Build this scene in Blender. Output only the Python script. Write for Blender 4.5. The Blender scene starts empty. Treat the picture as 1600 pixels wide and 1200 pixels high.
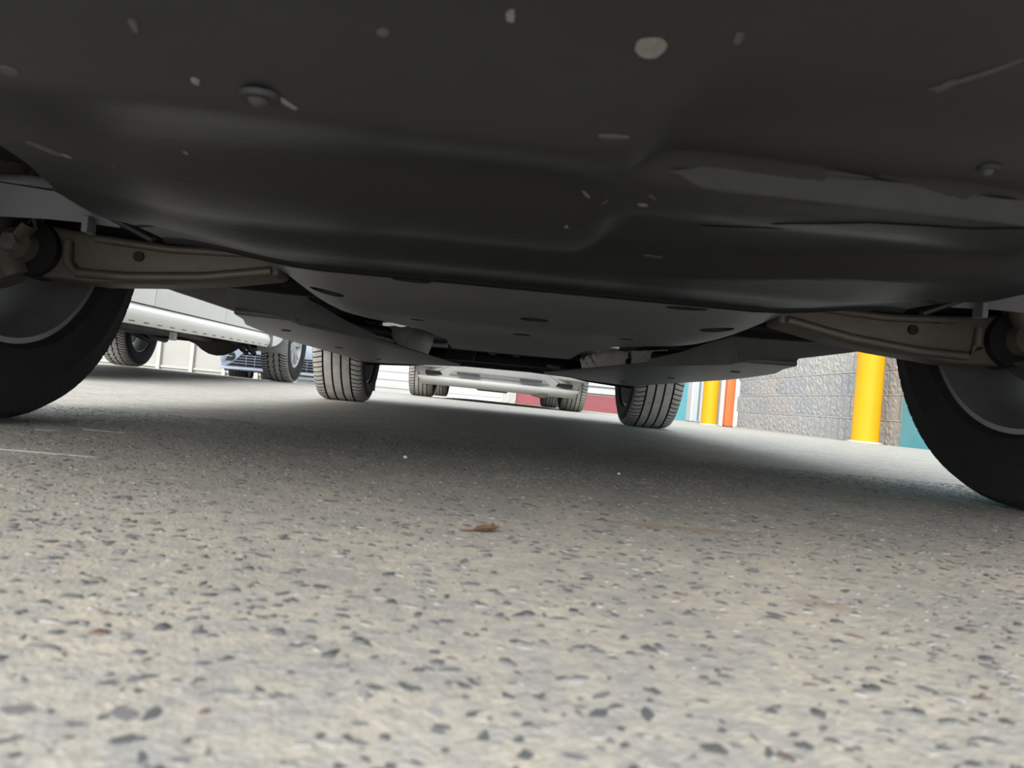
import bpy, bmesh, math, random
import numpy as np
from mathutils import Vector, Matrix
random.seed(7); rng = np.random.default_rng(11)
scene = bpy.context.scene
COL = scene.collection
PI = math.pi

# ------------------------------------------------------------------ camera
F_PX, ROLL, YAW, PITCH, CAM_H = 1154.27, math.radians(5.15), math.radians(1.818), math.radians(1.078), 0.0922
fw = Vector((math.sin(YAW)*math.cos(PITCH), math.cos(YAW)*math.cos(PITCH), math.sin(PITCH)))
rt = Vector((math.cos(YAW), -math.sin(YAW), 0)); up = rt.cross(fw)
rt2 = rt*math.cos(ROLL) + up*math.sin(ROLL); up2 = up*math.cos(ROLL) - rt*math.sin(ROLL)
cd = bpy.data.cameras.new('camera'); cam = bpy.data.objects.new('camera', cd); COL.objects.link(cam)
cam.matrix_world = Matrix(((rt2.x, up2.x, -fw.x, 0), (rt2.y, up2.y, -fw.y, 0), (rt2.z, up2.z, -fw.z, CAM_H), (0, 0, 0, 1)))
cd.sensor_width = 36; cd.lens = F_PX/1600*36; cd.clip_start = 0.01; cd.clip_end = 300
cd.dof.use_dof = True; cd.dof.focus_distance = 2.6; cd.dof.aperture_fstop = 15
scene.camera = cam

# ------------------------------------------------------------------ world, sun, exposure
w = bpy.data.worlds.new('overcast_sky'); scene.world = w; w.use_nodes = True
bg = w.node_tree.nodes['Background']; bg.inputs[0].default_value = (0.90, 0.955, 1.0, 1); bg.inputs[1].default_value = 1.0
sd = bpy.data.lights.new('sun', 'SUN'); sd.energy = 2.1; sd.angle = math.radians(28); sd.color = (1, .95, .87)
sun = bpy.data.objects.new('sun', sd); COL.objects.link(sun)
sun.rotation_euler = Vector((0.22, 0.88, -0.44)).to_track_quat('-Z', 'Y').to_euler()
vs = scene.view_settings
vs.view_transform = 'Standard'; vs.look = 'None'; vs.gamma = 1; vs.use_curve_mapping = False
vs.exposure = 1.24

# ------------------------------------------------------------------ materials
MATS = {}
def mat(name, c, rough=.6, metal=0., c2=None, scale=30., amt=.5, bump=0., bscale=None, spec=.5, stretch=None, coat=0.):
    m = bpy.data.materials.new(name); m.use_nodes = True; MATS[name] = m
    nt = m.node_tree; b = nt.nodes['Principled BSDF']
    b.inputs['Roughness'].default_value = rough; b.inputs['Metallic'].default_value = metal
    b.inputs['Specular IOR Level'].default_value = spec; b.inputs['Coat Weight'].default_value = coat
    tc = nt.nodes.new('ShaderNodeTexCoord'); vec = tc.outputs['Object']
    if stretch:
        mp = nt.nodes.new('ShaderNodeMapping'); mp.inputs['Scale'].default_value = stretch
        nt.links.new(vec, mp.inputs[0]); vec = mp.outputs[0]
    n = nt.nodes.new('ShaderNodeTexNoise'); n.inputs['Scale'].default_value = scale; n.inputs['Detail'].default_value = 6
    n.inputs['Roughness'].default_value = .62; nt.links.new(vec, n.inputs['Vector'])
    if c2 is None: c2 = tuple(x*.8 for x in c)
    r = nt.nodes.new('ShaderNodeValToRGB'); r.color_ramp.elements[0].position = .5-amt*.4; r.color_ramp.elements[1].position = .5+amt*.4
    r.color_ramp.elements[0].color = (*c2, 1); r.color_ramp.elements[1].color = (*c, 1)
    nt.links.new(n.outputs['Fac'], r.inputs[0]); nt.links.new(r.outputs[0], b.inputs['Base Color'])
    if bump:
        n2 = nt.nodes.new('ShaderNodeTexNoise'); n2.inputs['Scale'].default_value = bscale or scale*4; n2.inputs['Detail'].default_value = 4
        nt.links.new(vec, n2.inputs['Vector'])
        bp = nt.nodes.new('ShaderNodeBump'); bp.inputs['Strength'].default_value = bump; bp.inputs['Distance'].default_value = .004
        nt.links.new(n2.outputs['Fac'], bp.inputs['Height']); nt.links.new(bp.outputs[0], b.inputs['Normal'])
    return m

mat('rubber', (.030, .029, .028), .78, c2=(.020, .020, .021), scale=40, bump=.2, bscale=300, spec=.35)
mat('rubber_dusty_lit', (.42, .405, .385), .92, c2=(.30, .29, .275), scale=25, bump=.2, bscale=260, spec=.3)  # dusty tread, lightened past its own grey so the colour carries light
mat('undertray', (.0125, .0128, .0134), .42, c2=(.0050, .0051, .0055), scale=7, amt=.7, bump=.10, bscale=60, stretch=(1, 2.2, 1), spec=.45)
mat('tray_grey', (.27, .265, .257), .36, c2=(.19, .186, .18), scale=6, amt=.8, bump=.06, bscale=80, spec=.5)
mat('belly', (.19, .186, .18), .42, c2=(.13, .127, .123), scale=8, amt=.8, bump=.08, bscale=60)
mat('underseal', (.010, .010, .011), .8, scale=20, bump=.2, spec=.12)
mat('black_part', (.008, .008, .009), .6, scale=20)
mat('alloy_dirty', (.19, .168, .145), .55, .45, c2=(.11, .095, .08), scale=18, amt=.9, bump=.15, bscale=120)
mat('foil', (.78, .76, .72), .45, .25, c2=(.52, .49, .44), scale=22, amt=.9, bump=.6, bscale=40, stretch=(2.5, .6, 1))
mat('steel', (.42, .41, .40), .4, .8, c2=(.25, .24, .23), scale=40, bump=.1)
mat('rust', (.11, .085, .065), .8, .2, c2=(.045, .038, .032), scale=40, amt=.9, bump=.3)
mat('rim_silver', (.60, .61, .62), .35, .25, scale=20)
mat('ledge_film', (.040, .039, .037), .85, c2=(.022, .022, .021), scale=40, amt=.9)  # paler tone for the strip along the tray ledge
mat('oil', (.006, .006, .006), .38, c2=(.004, .004, .004), scale=20)
mat('rim_polished', (.42, .42, .43), .38, .6, scale=20)
mat('splash_grey', (.13, .13, .145), .55, c2=(.09, .09, .10), scale=14, amt=.9)
mat('rim_dark', (.10, .105, .12), .4, .5, scale=20)
mat('dirt_glint_pale', (.17, .16, .145), .9, c2=(.09, .085, .078), scale=300, amt=.9)  # pale tray marks, and the lit recess edge painted by the screw
mat('dirt_dim', (.060, .058, .055), .9, c2=(.034, .033, .032), scale=300, amt=.9)
mat('paint_graphite', (.10, .105, .115), .3, .3, coat=.6, scale=3)
mat('paint_white', (.84, .84, .80), .35, c2=(.79, .79, .755), scale=3, amt=.8, coat=.5)
mat('paint_ice', (.50, .56, .68), .3, .1, c2=(.45, .51, .63), scale=3, coat=.5)
mat('paint_silver', (.31, .315, .31), .4, .15, c2=(.27, .275, .27), scale=3, coat=.4)
mat('lip_silver', (.34, .345, .335), .5, .0, c2=(.30, .305, .295), scale=5)
mat('insert_grey', (.19, .195, .20), .55, scale=12)
mat('grille_black', (.015, .016, .025), .5, scale=12)
mat('chrome', (.50, .54, .62), .35, .4, scale=10)
mat('glass_dark', (.02, .025, .03), .08, scale=2, spec=.6)
mat('lamp_clear', (.55, .58, .62), .15, .3, scale=10)
mat('lamp_red', (.30, .02, .02), .2, scale=10)
mat('flap_grey', (.33, .34, .345), .6, scale=12)
mat('frame_grey', (.17, .165, .16), .7, c2=(.09, .085, .08), scale=12, amt=.9)
mat('block_grey', (.47, .468, .46), .95, c2=(.28, .28, .28), scale=55, amt=.8, bump=.8, bscale=60)
mat('block_warm', (.50, .49, .465), .95, c2=(.31, .305, .29), scale=55, amt=.8, bump=.8, bscale=60)
mat('block_blue', (.42, .435, .45), .95, c2=(.26, .27, .285), scale=55, amt=.8, bump=.8, bscale=60)
mat('mortar', (.62, .61, .59), .95, c2=(.52, .51, .50), scale=40)
mat('teal_paint', (.115, .42, .49), .55, c2=(.09, .37, .44), scale=6, bump=.15, bscale=80)
mat('yellow_paint', (.64, .32, .008), .6, c2=(.58, .285, .007), scale=5, amt=.8, spec=.2)
mat('orange_paint', (.64, .155, .045), .55, c2=(.58, .135, .04), scale=5)
mat('white_board', (.46, .47, .465), .55, c2=(.42, .43, .425), scale=4)
mat('pale_blue_panel', (.60, .66, .70), .45, c2=(.56, .62, .66), scale=2)
mat('cream_panel', (.29, .29, .27), .6, c2=(.26, .26, .245), scale=2)
mat('cream_frame', (.36, .36, .34), .55, scale=4)
mat('red_wall', (.23, .060, .072), .7, c2=(.20, .05, .06), scale=4)
mat('concrete', (.55, .54, .51), .85, c2=(.45, .44, .42), scale=3, amt=.8, bump=.15, bscale=90)
mat('stone_dark', (.125, .127, .132), .8, c2=(.085, .086, .09), scale=150, amt=.9)
mat('stone_mid', (.20, .20, .20), .8, c2=(.14, .14, .142), scale=150, amt=.9)
mat('stone_pale', (.33, .325, .315), .8, c2=(.26, .255, .25), scale=150, amt=.9)
mat('stone_brown', (.19, .155, .135), .8, c2=(.12, .085, .07), scale=150, amt=.9)
mat('leaf_brown', (.13, .065, .035), .8, c2=(.07, .035, .02), scale=200)
mat('pebble_white', (.75, .74, .70), .7, scale=100)
mat('rust_stain', (.30, .225, .17), .85, c2=(.36, .32, .27), scale=70, amt=.9)
mat('chalk', (.50, .50, .495), .9, c2=(.40, .395, .38), scale=120, amt=.9)

def ground_material():
    m = bpy.data.materials.new('worn_aggregate_ground'); m.use_nodes = True; nt = m.node_tree; N = nt.nodes.new; L = nt.links.new
    b = nt.nodes['Principled BSDF']; b.inputs['Roughness'].default_value = .62; b.inputs['Specular IOR Level'].default_value = .35
    tc = N('ShaderNodeTexCoord'); v = tc.outputs['Object']
    def noise(s, d=6):
        n = N('ShaderNodeTexNoise'); n.inputs['Scale'].default_value = s; n.inputs['Detail'].default_value = d; L(v, n.inputs['Vector']); return n.outputs['Fac']
    def ramp(f, a, ca, bb, cb):
        r = N('ShaderNodeValToRGB'); r.color_ramp.elements[0].position = a; r.color_ramp.elements[1].position = bb
        r.color_ramp.elements[0].color = (*ca, 1); r.color_ramp.elements[1].color = (*cb, 1); L(f, r.inputs[0]); return r.outputs[0]
    def mix(f, a, c, t='MIX'):
        x = N('ShaderNodeMix'); x.data_type = 'RGBA'; x.blend_type = t
        if isinstance(f, float): x.inputs[0].default_value = f
        else: L(f, x.inputs[0])
        for s, i in ((a, 6), (c, 7)):
            if isinstance(s, tuple): x.inputs[i].default_value = (*s, 1)
            else: L(s, x.inputs[i])
        return x.outputs[2]
    base = ramp(noise(9), .38, (.385, .37, .345), .64, (.47, .44, .39))
    mott = ramp(noise(60, 3), .40, (.88, .895, .92), .60, (1.06, 1.04, .99))
    base = mix(1.0, base, mott, 'MULTIPLY')
    fine = ramp(noise(190, 3), .34, (.86, .86, .865), .62, (1.06, 1.055, 1.05))
    base = mix(1.0, base, fine, 'MULTIPLY')
    # far speckle: dark stone faces seen as a texture where single chips are too small
    vo = N('ShaderNodeTexVoronoi'); vo.inputs['Scale'].default_value = 105; L(v, vo.inputs['Vector'])
    near = ramp(vo.outputs['Distance'], .27, (1, 1, 1), .40, (0, 0, 0))
    sep = N('ShaderNodeSeparateColor'); L(vo.outputs['Color'], sep.inputs[0])
    pick = ramp(sep.outputs[0], .42, (0, 0, 0), .46, (1, 1, 1))
    spot = mix(1.0, near, pick, 'MULTIPLY')
    sx = N('ShaderNodeSeparateXYZ'); L(v, sx.inputs[0])
    yr = N('ShaderNodeMapRange'); yr.inputs[1].default_value = 1.25; yr.inputs[2].default_value = 1.45; L(sx.outputs[1], yr.inputs[0])
    spot = mix(1.0, spot, yr.outputs[0], 'MULTIPLY')
    tone = ramp(sep.outputs[1], .2, (.10, .10, .105), .8, (.25, .245, .24))
    col = mix(spot, base, tone)
    L(col, b.inputs['Base Color'])
    n1 = noise(420, 3); n2 = noise(110, 4)
    ad = N('ShaderNodeMath'); L(n1, ad.inputs[0]); L(n2, ad.inputs[1])
    bp = N('ShaderNodeBump'); bp.inputs['Strength'].default_value = .35; bp.inputs['Distance'].default_value = .003
    L(ad.outputs[0], bp.inputs['Height']); L(bp.outputs[0], b.inputs['Normal'])
    MATS['ground'] = m
ground_material()

# ------------------------------------------------------------------ mesh helpers
def link(name, me, parent=None, m=None):
    o = bpy.data.objects.new(name, me); COL.objects.link(o)
    if m is not None and me is not None and not me.materials: me.materials.append(MATS[m])
    if parent is not None: o.parent = parent
    return o
class MB:
    def __init__(s): s.v = []; s.f = []
    def add(s, vs, fs):
        k = len(s.v); s.v += [tuple(p) for p in vs]; s.f += [tuple(i+k for i in q) for q in fs]; return s
    def box(s, x0, x1, y0, y1, z0, z1, bev=0):
        b = bev
        if b <= 0:
            s.add([(x, y, z) for z in (z0, z1) for y in (y0, y1) for x in (x0, x1)],
                  [(0, 2, 3, 1), (4, 5, 7, 6), (0, 1, 5, 4), (2, 6, 7, 3), (0, 4, 6, 2), (1, 3, 7, 5)])
        else:
            bm = bmesh.new(); bmesh.ops.create_cube(bm, size=1)
            for v in bm.verts: v.co = Vector(((x0+x1)/2+v.co.x*(x1-x0), (y0+y1)/2+v.co.y*(y1-y0), (z0+z1)/2+v.co.z*(z1-z0)))
            bmesh.ops.bevel(bm, geom=list(bm.edges), offset=b, segments=2, affect='EDGES', profile=.5)
            s.bm(bm)
        return s
    def bm(s, bm):
        bm.verts.index_update(); s.add([v.co[:] for v in bm.verts], [[v.index for v in f.verts] for f in bm.faces]); bm.free(); return s
    def prism(s, pts, z0, z1, tf=None):          # plan polygon (x,y), extruded in z; tf maps a point
        n = len(pts); tf = tf or (lambda p: p)
        s.add([tf((x, y, z0)) for x, y in pts]+[tf((x, y, z1)) for x, y in pts],
              [tuple(range(n))[::-1], tuple(range(n, 2*n))]+[(i, (i+1) % n, n+(i+1) % n, n+i) for i in range(n)])
        return s
    def tube(s, path, r, n=10, cap=True, flat=1.0):
        P = [Vector(p) for p in path]; R = r if isinstance(r, (list, tuple)) else [r]*len(P); rings = []; k = len(s.v)
        for i, p in enumerate(P):
            t = (P[min(i+1, len(P)-1)]-P[max(i-1, 0)]).normalized()
            a = Vector((0, 0, 1)) if abs(t.z) < .9 else Vector((1, 0, 0))
            u = t.cross(a).normalized(); q = u.cross(t)
            for j in range(n):
                an = 2*PI*j/n; s.v.append(tuple(p+u*math.cos(an)*R[i]+q*math.sin(an)*R[i]*flat))
        for i in range(len(P)-1):
            for j in range(n):
                a = k+i*n+j; b = k+i*n+(j+1) % n; s.f.append((a, b, b+n, a+n))
        if cap: s.f.append(tuple(k+j for j in range(n))[::-1]); s.f.append(tuple(k+(len(P)-1)*n+j for j in range(n)))
        return s
    def lathe(s, prof, c, axis='x', n=32, close=False):   # prof: (along, radius)
        k = len(s.v)
        for a, r in prof:
            for j in range(n):
                t = 2*PI*j/n
                if axis == 'x': q = (c[0]+a, c[1]+r*math.cos(t), c[2]+r*math.sin(t))
                elif axis == 'z': q = (c[0]+r*math.cos(t), c[1]+r*math.sin(t), c[2]+a)
                else: q = (c[0]+r*math.cos(t), c[1]+a, c[2]+r*math.sin(t))
                s.v.append(q)
        m = len(prof)
        for i in range(m if close else m-1):
            for j in range(n):
                a = k+i*n+j; b = k+i*n+(j+1) % n; i2 = (i+1) % m
                s.f.append((a, b, k+i2*n+(j+1) % n, k+i2*n+j))
        if not close:
            if prof[0][1] > 1e-6: s.f.append(tuple(k+j for j in range(n))[::-1])
            if prof[-1][1] > 1e-6: s.f.append(tuple(k+(m-1)*n+j for j in range(n)))
        return s
    def grid(s, fn, us, vs_, thick=None):        # fn(u,v)->point; thick: vector for a second skin
        nu, nv = len(us), len(vs_); k = len(s.v)
        pts = [fn(u, v) for v in vs_ for u in us]; s.v += pts
        for j in range(nv-1):
            for i in range(nu-1):
                a = k+j*nu+i; s.f.append((a, a+1, a+nu+1, a+nu))
        if thick is not None:
            k2 = len(s.v); s.v += [(p[0]+thick[0], p[1]+thick[1], p[2]+thick[2]) for p in pts]
            for j in range(nv-1):
                for i in range(nu-1):
                    a = k2+j*nu+i; s.f.append((a, a+nu, a+nu+1, a+1))
            bd = [j for j in range(nu)]+[j*nu+nu-1 for j in range(1, nv)]+[(nv-1)*nu+i for i in range(nu-2, -1, -1)]+[j*nu for j in range(nv-2, 0, -1)]
            for i in range(len(bd)):
                a, b = bd[i], bd[(i+1) % len(bd)]; s.f.append((k+b, k+a, k2+a, k2+b))
        return s
    def mesh(s, name, m=None, smooth=None, off=None):
        me = bpy.data.meshes.new(name)
        vv = s.v if off is None else [(p[0]-off[0], p[1]-off[1], p[2]-off[2]) for p in s.v]
        me.from_pydata(vv, [], s.f); me.update()
        bm = bmesh.new(); bm.from_mesh(me); bmesh.ops.recalc_face_normals(bm, faces=bm.faces); bm.to_mesh(me); bm.free()
        if m: me.materials.append(MATS[m])
        if smooth is not None:
            me.polygons.foreach_set('use_smooth', [True]*len(me.polygons))
            me.set_sharp_from_angle(angle=math.radians(smooth))
        return me
    def build(s, name, m, parent=None, smooth=None, off=None):
        return link(name, s.mesh(name, m, smooth, off), parent)
def thing(name, label, cat, loc=(0, 0, 0), rot=(0, 0, 0), group=None):
    o = bpy.data.objects.new(name, None); COL.objects.link(o); o.location = loc; o.rotation_euler = rot
    o.empty_display_size = .1; o['label'] = label; o['category'] = cat
    if group: o['group'] = group
    return o
def tag(o, label, cat, group=None):
    o['label'] = label; o['category'] = cat
    if group: o['group'] = group
    return o
def structure(o): o['kind'] = 'structure'; return o
def sm(a, b, x):
    t = min(1, max(0, (x-a)/(b-a))); return t*t*(3-2*t)
def lin(a, b, n): return [a+(b-a)*i/(n-1) for i in range(n)]

# ------------------------------------------------------------------ ground
def terrain(x, y):
    xc = min(3.3, max(-4.5, x))
    z = sm(4.0, 7.2, y)*(.018-.0125*xc) - .03*sm(10, 16, y)
    z -= .075*sm(8.2, 9.4, y)*sm(-.3, -1.4, x)*1.0 if x < -.3 else 0
    return z
g = MB()
xs = lin(-30, -6, 9)[:-1]+lin(-6, 4, 41)+lin(4, 12, 5)[1:]
ys = lin(-14, -2, 7)[:-1]+lin(-2, 18, 81)+[24, 40]
g.grid(lambda x, y: (x, y, terrain(x, y)), xs, ys)
floor = structure(g.build('floor', 'ground', smooth=60))

def chips(n, x0, x1, y0, y1, seed):
    r = np.random.default_rng(seed)
    cx = r.uniform(x0, x1, n); cy = r.uniform(y0, y1, n)
    size = np.clip(np.exp(r.normal(math.log(.0025), .45, n)), .0010, .0058)
    asp = r.uniform(.28, .85, n); ang = r.uniform(0, PI, n); k = r.choice(4, n, p=[.40, .36, .20, .04])
    th = np.linspace(0, 2*PI, 6, endpoint=False)[None]+r.uniform(-.35, .35, (n, 6))
    rad = size[:, None]*r.uniform(.62, 1.2, (n, 6))
    lx = rad*np.cos(th); ly = rad*np.sin(th)*asp[:, None]
    px = lx*np.cos(ang)[:, None]-ly*np.sin(ang)[:, None]; py = lx*np.sin(ang)[:, None]+ly*np.cos(ang)[:, None]
    return cx, cy, px, py, k, r.uniform(.0001, .0005, n)
STONE = ['stone_dark', 'stone_mid', 'stone_pale', 'stone_brown']
n_ch = 46000
cx, cy, px, py, kk, hh = chips(n_ch, -1.05, 1.15, -.25, 1.45, 3)
order = np.hypot(cx-.01, cy)+np.where((cy > .155) & (np.abs(cx-.02) < .74*cy), 0, 9)
near_ids = np.argsort(order)[:290]
allm = np.ones(n_ch, bool); allm[near_ids] = False
# the largest-showing chips, each an object
for i in near_ids:
    v = [(px[i, j], py[i, j], -.0004) for j in range(6)]+[(px[i, j]*.86, py[i, j]*.86, hh[i]) for j in range(6)]
    me = bpy.data.meshes.new('stone'); me.from_pydata(v, [], [(j, (j+1) % 6, 6+(j+1) % 6, 6+j) for j in range(6)]+[(6, 7, 8, 9, 10, 11)])
    me.materials.append(MATS[STONE[kk[i]]]); o = link('stone', me, floor); o.location = (cx[i], cy[i], 0)
ids = np.where(allm)[0]; n = len(ids)
V = np.zeros((n, 12, 3))
V[:, :6, 0] = cx[ids, None]+px[ids]; V[:, :6, 1] = cy[ids, None]+py[ids]; V[:, :6, 2] = -.0004
V[:, 6:, 0] = cx[ids, None]+px[ids]*.86; V[:, 6:, 1] = cy[ids, None]+py[ids]*.86; V[:, 6:, 2] = hh[ids, None]
quad = np.array([[j, (j+1) % 6, 6+(j+1) % 6, 6+j] for j in range(6)]).ravel()
loop = np.concatenate([quad, np.arange(6, 12)])
LV = (loop[None]+12*np.arange(n)[:, None]).ravel()
tot = np.tile([4]*6+[6], n); st = np.concatenate([[0], np.cumsum(tot)[:-1]])
me = bpy.data.meshes.new('aggregate'); me.vertices.add(12*n); me.vertices.foreach_set('co', V.ravel())
me.loops.add(len(LV)); me.loops.foreach_set('vertex_index', LV.astype(np.int32))
me.polygons.add(7*n); me.polygons.foreach_set('loop_start', st.astype(np.int32))
for s_ in STONE: me.materials.append(MATS[s_])
me.polygons.foreach_set('material_index', np.repeat(kk[ids], 7).astype(np.int32)); me.update(calc_edges=True); me.validate()
ag = link('aggregate', me, floor); ag['kind'] = 'stuff'

def blob(name, m, c, rx, ry, parent, h=.0006, n=40, ang=0., rough=.35, seed=1):
    r = random.Random(seed); ph = [r.uniform(0, 6.28) for _ in range(5)]; b = MB()
    ring = []
    for i in range(n):
        t = 2*PI*i/n; k = 1+rough*sum(math.sin((q+2)*t+ph[q])/(q+2) for q in range(5))
        x, y = rx*k*math.cos(t), ry*k*math.sin(t); ring.append((c[0]+x*math.cos(ang)-y*math.sin(ang), c[1]+x*math.sin(ang)+y*math.cos(ang)))
    b.add([(x, y, h*.2) for x, y in ring]+[(c[0]+(x-c[0])*.9, c[1]+(y-c[1])*.9, h) for x, y in ring],
          [(i, (i+1) % n, n+(i+1) % n, n+i) for i in range(n)]+[tuple(range(n, 2*n))])
    return b.build(name, m, parent)
blob('stain', 'rust_stain', (.165, .592), .060, .012, floor, .00018, seed=4)
blob('stain', 'rust_stain', (.184, .379), .018, .008, floor, .00018, seed=5)
blob('chalk_mark', 'chalk', (-.544, .945), .020, .012, floor, .0006, seed=6)
blob('chalk_mark', 'chalk', (-.50, .995), .022, .004, floor, .0006, seed=8)
blob('chalk_mark', 'chalk', (-.425, .720), .055, .005, floor, .0006, seed=7)

# ------------------------------------------------------------------ walls
WX, WYAW = 3.165, math.radians(1.18)
def wall_x(y): return WX + math.tan(WYAW)*(y-6)
WZ = -.02
wr = MB()
wr.add([(wall_x(1)+.02, 1, WZ), (wall_x(9.3)+.02, 9.3, WZ), (wall_x(9.3)+.35, 9.3, WZ), (wall_x(1)+.35, 1, WZ)] +
       [(wall_x(1)+.02, 1, 3.0), (wall_x(9.3)+.02, 9.3, 3.0), (wall_x(9.3)+.35, 9.3, 3.0), (wall_x(1)+.35, 1, 3.0)],
       [(0, 1, 2, 3), (4, 7, 6, 5), (0, 4, 5, 1), (1, 5, 6, 2), (2, 6, 7, 3), (3, 7, 4, 0)])
wall_right = structure(wr.build('wall_right', 'mortar'))
bl = []
for v_ in range(6):          # split-face blocks: three ribs each, rough front
    r = random.Random(50+v_); b = MB(); Lb, Hb = .396, .193
    us = []
    for k in range(3):
        a = k*Lb/3; us += [a+.0004, a+.004, a+.008, a+.030, a+.052, a+.078, a+.102, a+Lb/3-.008, a+Lb/3-.004, a+Lb/3-.0004]
    zs = [0, .005, .028, .05, .075, .10, .125, .15, .17, Hb-.005, Hb]
    def fp(u, z):
        k = (u % (Lb/3)); edge = min(k, Lb/3-k); d = .034*sm(0, .007, edge) - .005*(1-sm(0, .008, min(z, Hb-z)))
        return (-(d + (r.uniform(-.006, .006) if edge > .01 else 0)), u, z)
    b.grid(fp, us, zs)
    # closed back
    nu, nv = len(us), len(zs)
    k0 = len(b.v); b.add([(.03, 0, 0), (.03, Lb, 0), (.03, Lb, Hb), (.03, 0, Hb)], [(0, 1, 2, 3)])
    bd = [[i for i in range(nu)], [j*nu+nu-1 for j in range(nv)], [(nv-1)*nu+i for i in range(nu)], [j*nu for j in range(nv)]]
    for e, (p, q) in zip(bd, ((0, 1), (1, 2), (2, 3), (3, 0))):
        lst = e if e[0] != bd[2][0] else e
        if p == 2: b.f.append(tuple(lst)+(k0+2, k0+3))
        elif p == 3: b.f.append(tuple(lst)+(k0+3, k0+0))
        elif p == 0: b.f.append(tuple(lst)[::-1]+(k0+0, k0+1))
        else: b.f.append(tuple(lst)[::-1]+(k0+1, k0+2))
    bl.append([b.mesh('block', mm) for mm in ('block_grey', 'block_warm', 'block_blue', 'teal_paint')])
r = random.Random(9)
TEAL_END = -9
for row in range(10):
    y = 9.3 - (.4 if row % 2 == 0 else .2)
    while y > 5.0:
        mi = 3 if y+.2 < TEAL_END else (0 if row == 0 else r.choices([0, 1, 2], [.4, .35, .25])[0])
        o = link('block', r.choice(bl)[mi], wall_right); o.location = (wall_x(y), y, WZ+.002+row*.2); o.rotation_euler = (0, 0, -WYAW)
        y -= .4
for row in range(11):            # pale bed joints, nearly flush
    b = MB(); b.add([(wall_x(y)+dx, y, WZ-.003+row*.2+dz) for dz in (0, .0075) for y, dx in ((5.0, -.034), (9.28, -.034), (9.28, .03), (5.0, .03))],
                    [(0, 1, 2, 3), (4, 7, 6, 5), (0, 4, 5, 1), (1, 5, 6, 2), (2, 6, 7, 3), (3, 7, 4, 0)])
    b.build('bed_joint', 'mortar', wall_right)
d = MB(); d.box(3.055, 3.20, 2.6, 5.36, -.03, 2.4, .012); structure(d.build('wall_teal_panel', 'teal_paint', None, 40))
# door recess beyond the blocks
d = MB(); d.box(3.22, 3.50, 9.32, 9.40, WZ, 2.6, .006); structure(d.build('trim_1', 'white_board'))
d = MB(); d.box(3.26, 3.34, 9.95, 11.6, WZ, 2.5, .01)
door = structure(d.build('door_1', 'pale_blue_panel'))
d = MB(); d.box(3.245, 3.262, 11.25, 11.30, WZ+.02, 2.4); d.build('door_edge_strip', 'insert_grey', door)
d = MB(); d.box(3.22, 3.36, 11.6, 11.85, WZ, 2.6, .006); structure(d.build('trim_2', 'white_board'))
d = MB(); d.box(3.24, 3.5, 11.85, 16.0, WZ-.06, 3.0, .01); structure(d.build('wall_far_right', 'teal_paint'))
# far walls
fy = 16.0
d = MB(); d.box(-5.2, .30, fy+.03, fy+.3, -.15, 3.2); wb = structure(d.build('wall_back', 'white_board'))
bme = None
for i in range(17):
    if bme is None:
        b = MB(); b.add([(-5.2, 0, 0), (.30, 0, 0), (.30, .018, .172), (-5.2, .018, .172), (-5.2, .05, 0), (.30, .05, 0), (.30, .05, .172), (-5.2, .05, .172)],
                        [(0, 1, 2, 3), (4, 7, 6, 5), (0, 4, 5, 1), (3, 2, 6, 7), (0, 3, 7, 4), (1, 5, 6, 2)]); bme = b.mesh('weatherboard', 'white_board')
    o = link('weatherboard', bme, wb); o.location = (0, fy, -.10+i*.175)
d = MB(); d.box(.32, .44, 15.86, 15.98, -.12, 3.0, .012); d.box(.46, .60, 15.90, 16.02, -.12, 3.0, .012); structure(d.build('trim_3', 'cream_frame'))
d = MB(); d.box(.62, 3.24, fy, fy+.25, -.15, .31); structure(d.build('wall_red_plinth', 'red_wall'))
d = MB(); d.box(.62, 3.24, fy+.05, fy+.25, .31, 3.2); wc = structure(d.build('wall_back_panel', 'white_board'))
for i in range(9):
    b = MB(); b.box(.64, 3.22, fy-.03, fy+.05, .35+i*.16, .45+i*.16, .008); b.build('rail', 'white_board', wc)
# cream panel fence on the left
fl = MB(); fl.box(-16, -3.6, 14.06, 14.14, -.12, 2.3); fence = structure(fl.build('wall_left', 'cream_panel'))
for i in range(15):
    x = -4.35-i*.61
    b = MB(); b.box(x-.035, x+.035, 13.98, 14.06, -.12, 2.3, .006); b.build('rib', 'cream_frame', fence)
for z in (.10, 1.2, 2.2):
    b = MB(); b.box(-16, -3.6, 14.02, 14.06, z-.02, z+.02); b.build('rail', 'cream_frame', fence)

# ------------------------------------------------------------------ bollards and post
def bollard(x, y, rad, h, label):
    t = thing('bollard', label, 'bollard', (x, y, terrain(x, y)), group='yellow bollards by the block wall')
    p = [(0, rad+.004), (.006, rad+.004), (.012, rad), (h-.09, rad)]+[(h-.09+.09*math.sin(a), rad*math.cos(a)) for a in lin(.2, PI/2-.05, 6)]+[(h, 0)]
    MB().lathe(p, (0, 0, 0), 'z', 40).build('sleeve', 'yellow_paint', t, 40)
    b = MB(); b.lathe([(-.002, rad+.03), (.010, rad+.03), (.014, rad+.005)], (0, 0, 0), 'z', 40); b.build('footing', 'concrete', t, 40)
    return t
bollard(2.975, 5.70, .101, 1.05, 'yellow bollard nearest the teal painted wall, beside the right front tyre')
bollard(2.52, 8.30, .086, 1.05, 'slimmer farther yellow bollard standing beside the orange post')
t = thing('orange_post', 'orange post with white edge strips at the end of block wall', 'post', (2.775, 8.40, terrain(2.775, 8.4)))
MB().box(-.055, .055, -.03, .09, 0, 1.4, .03).build('post_core', 'orange_paint', t, 40)
MB().box(-.110, -.056, .0, .08, 0, 1.4, .008).build('edge_strip', 'white_board', t)
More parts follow.
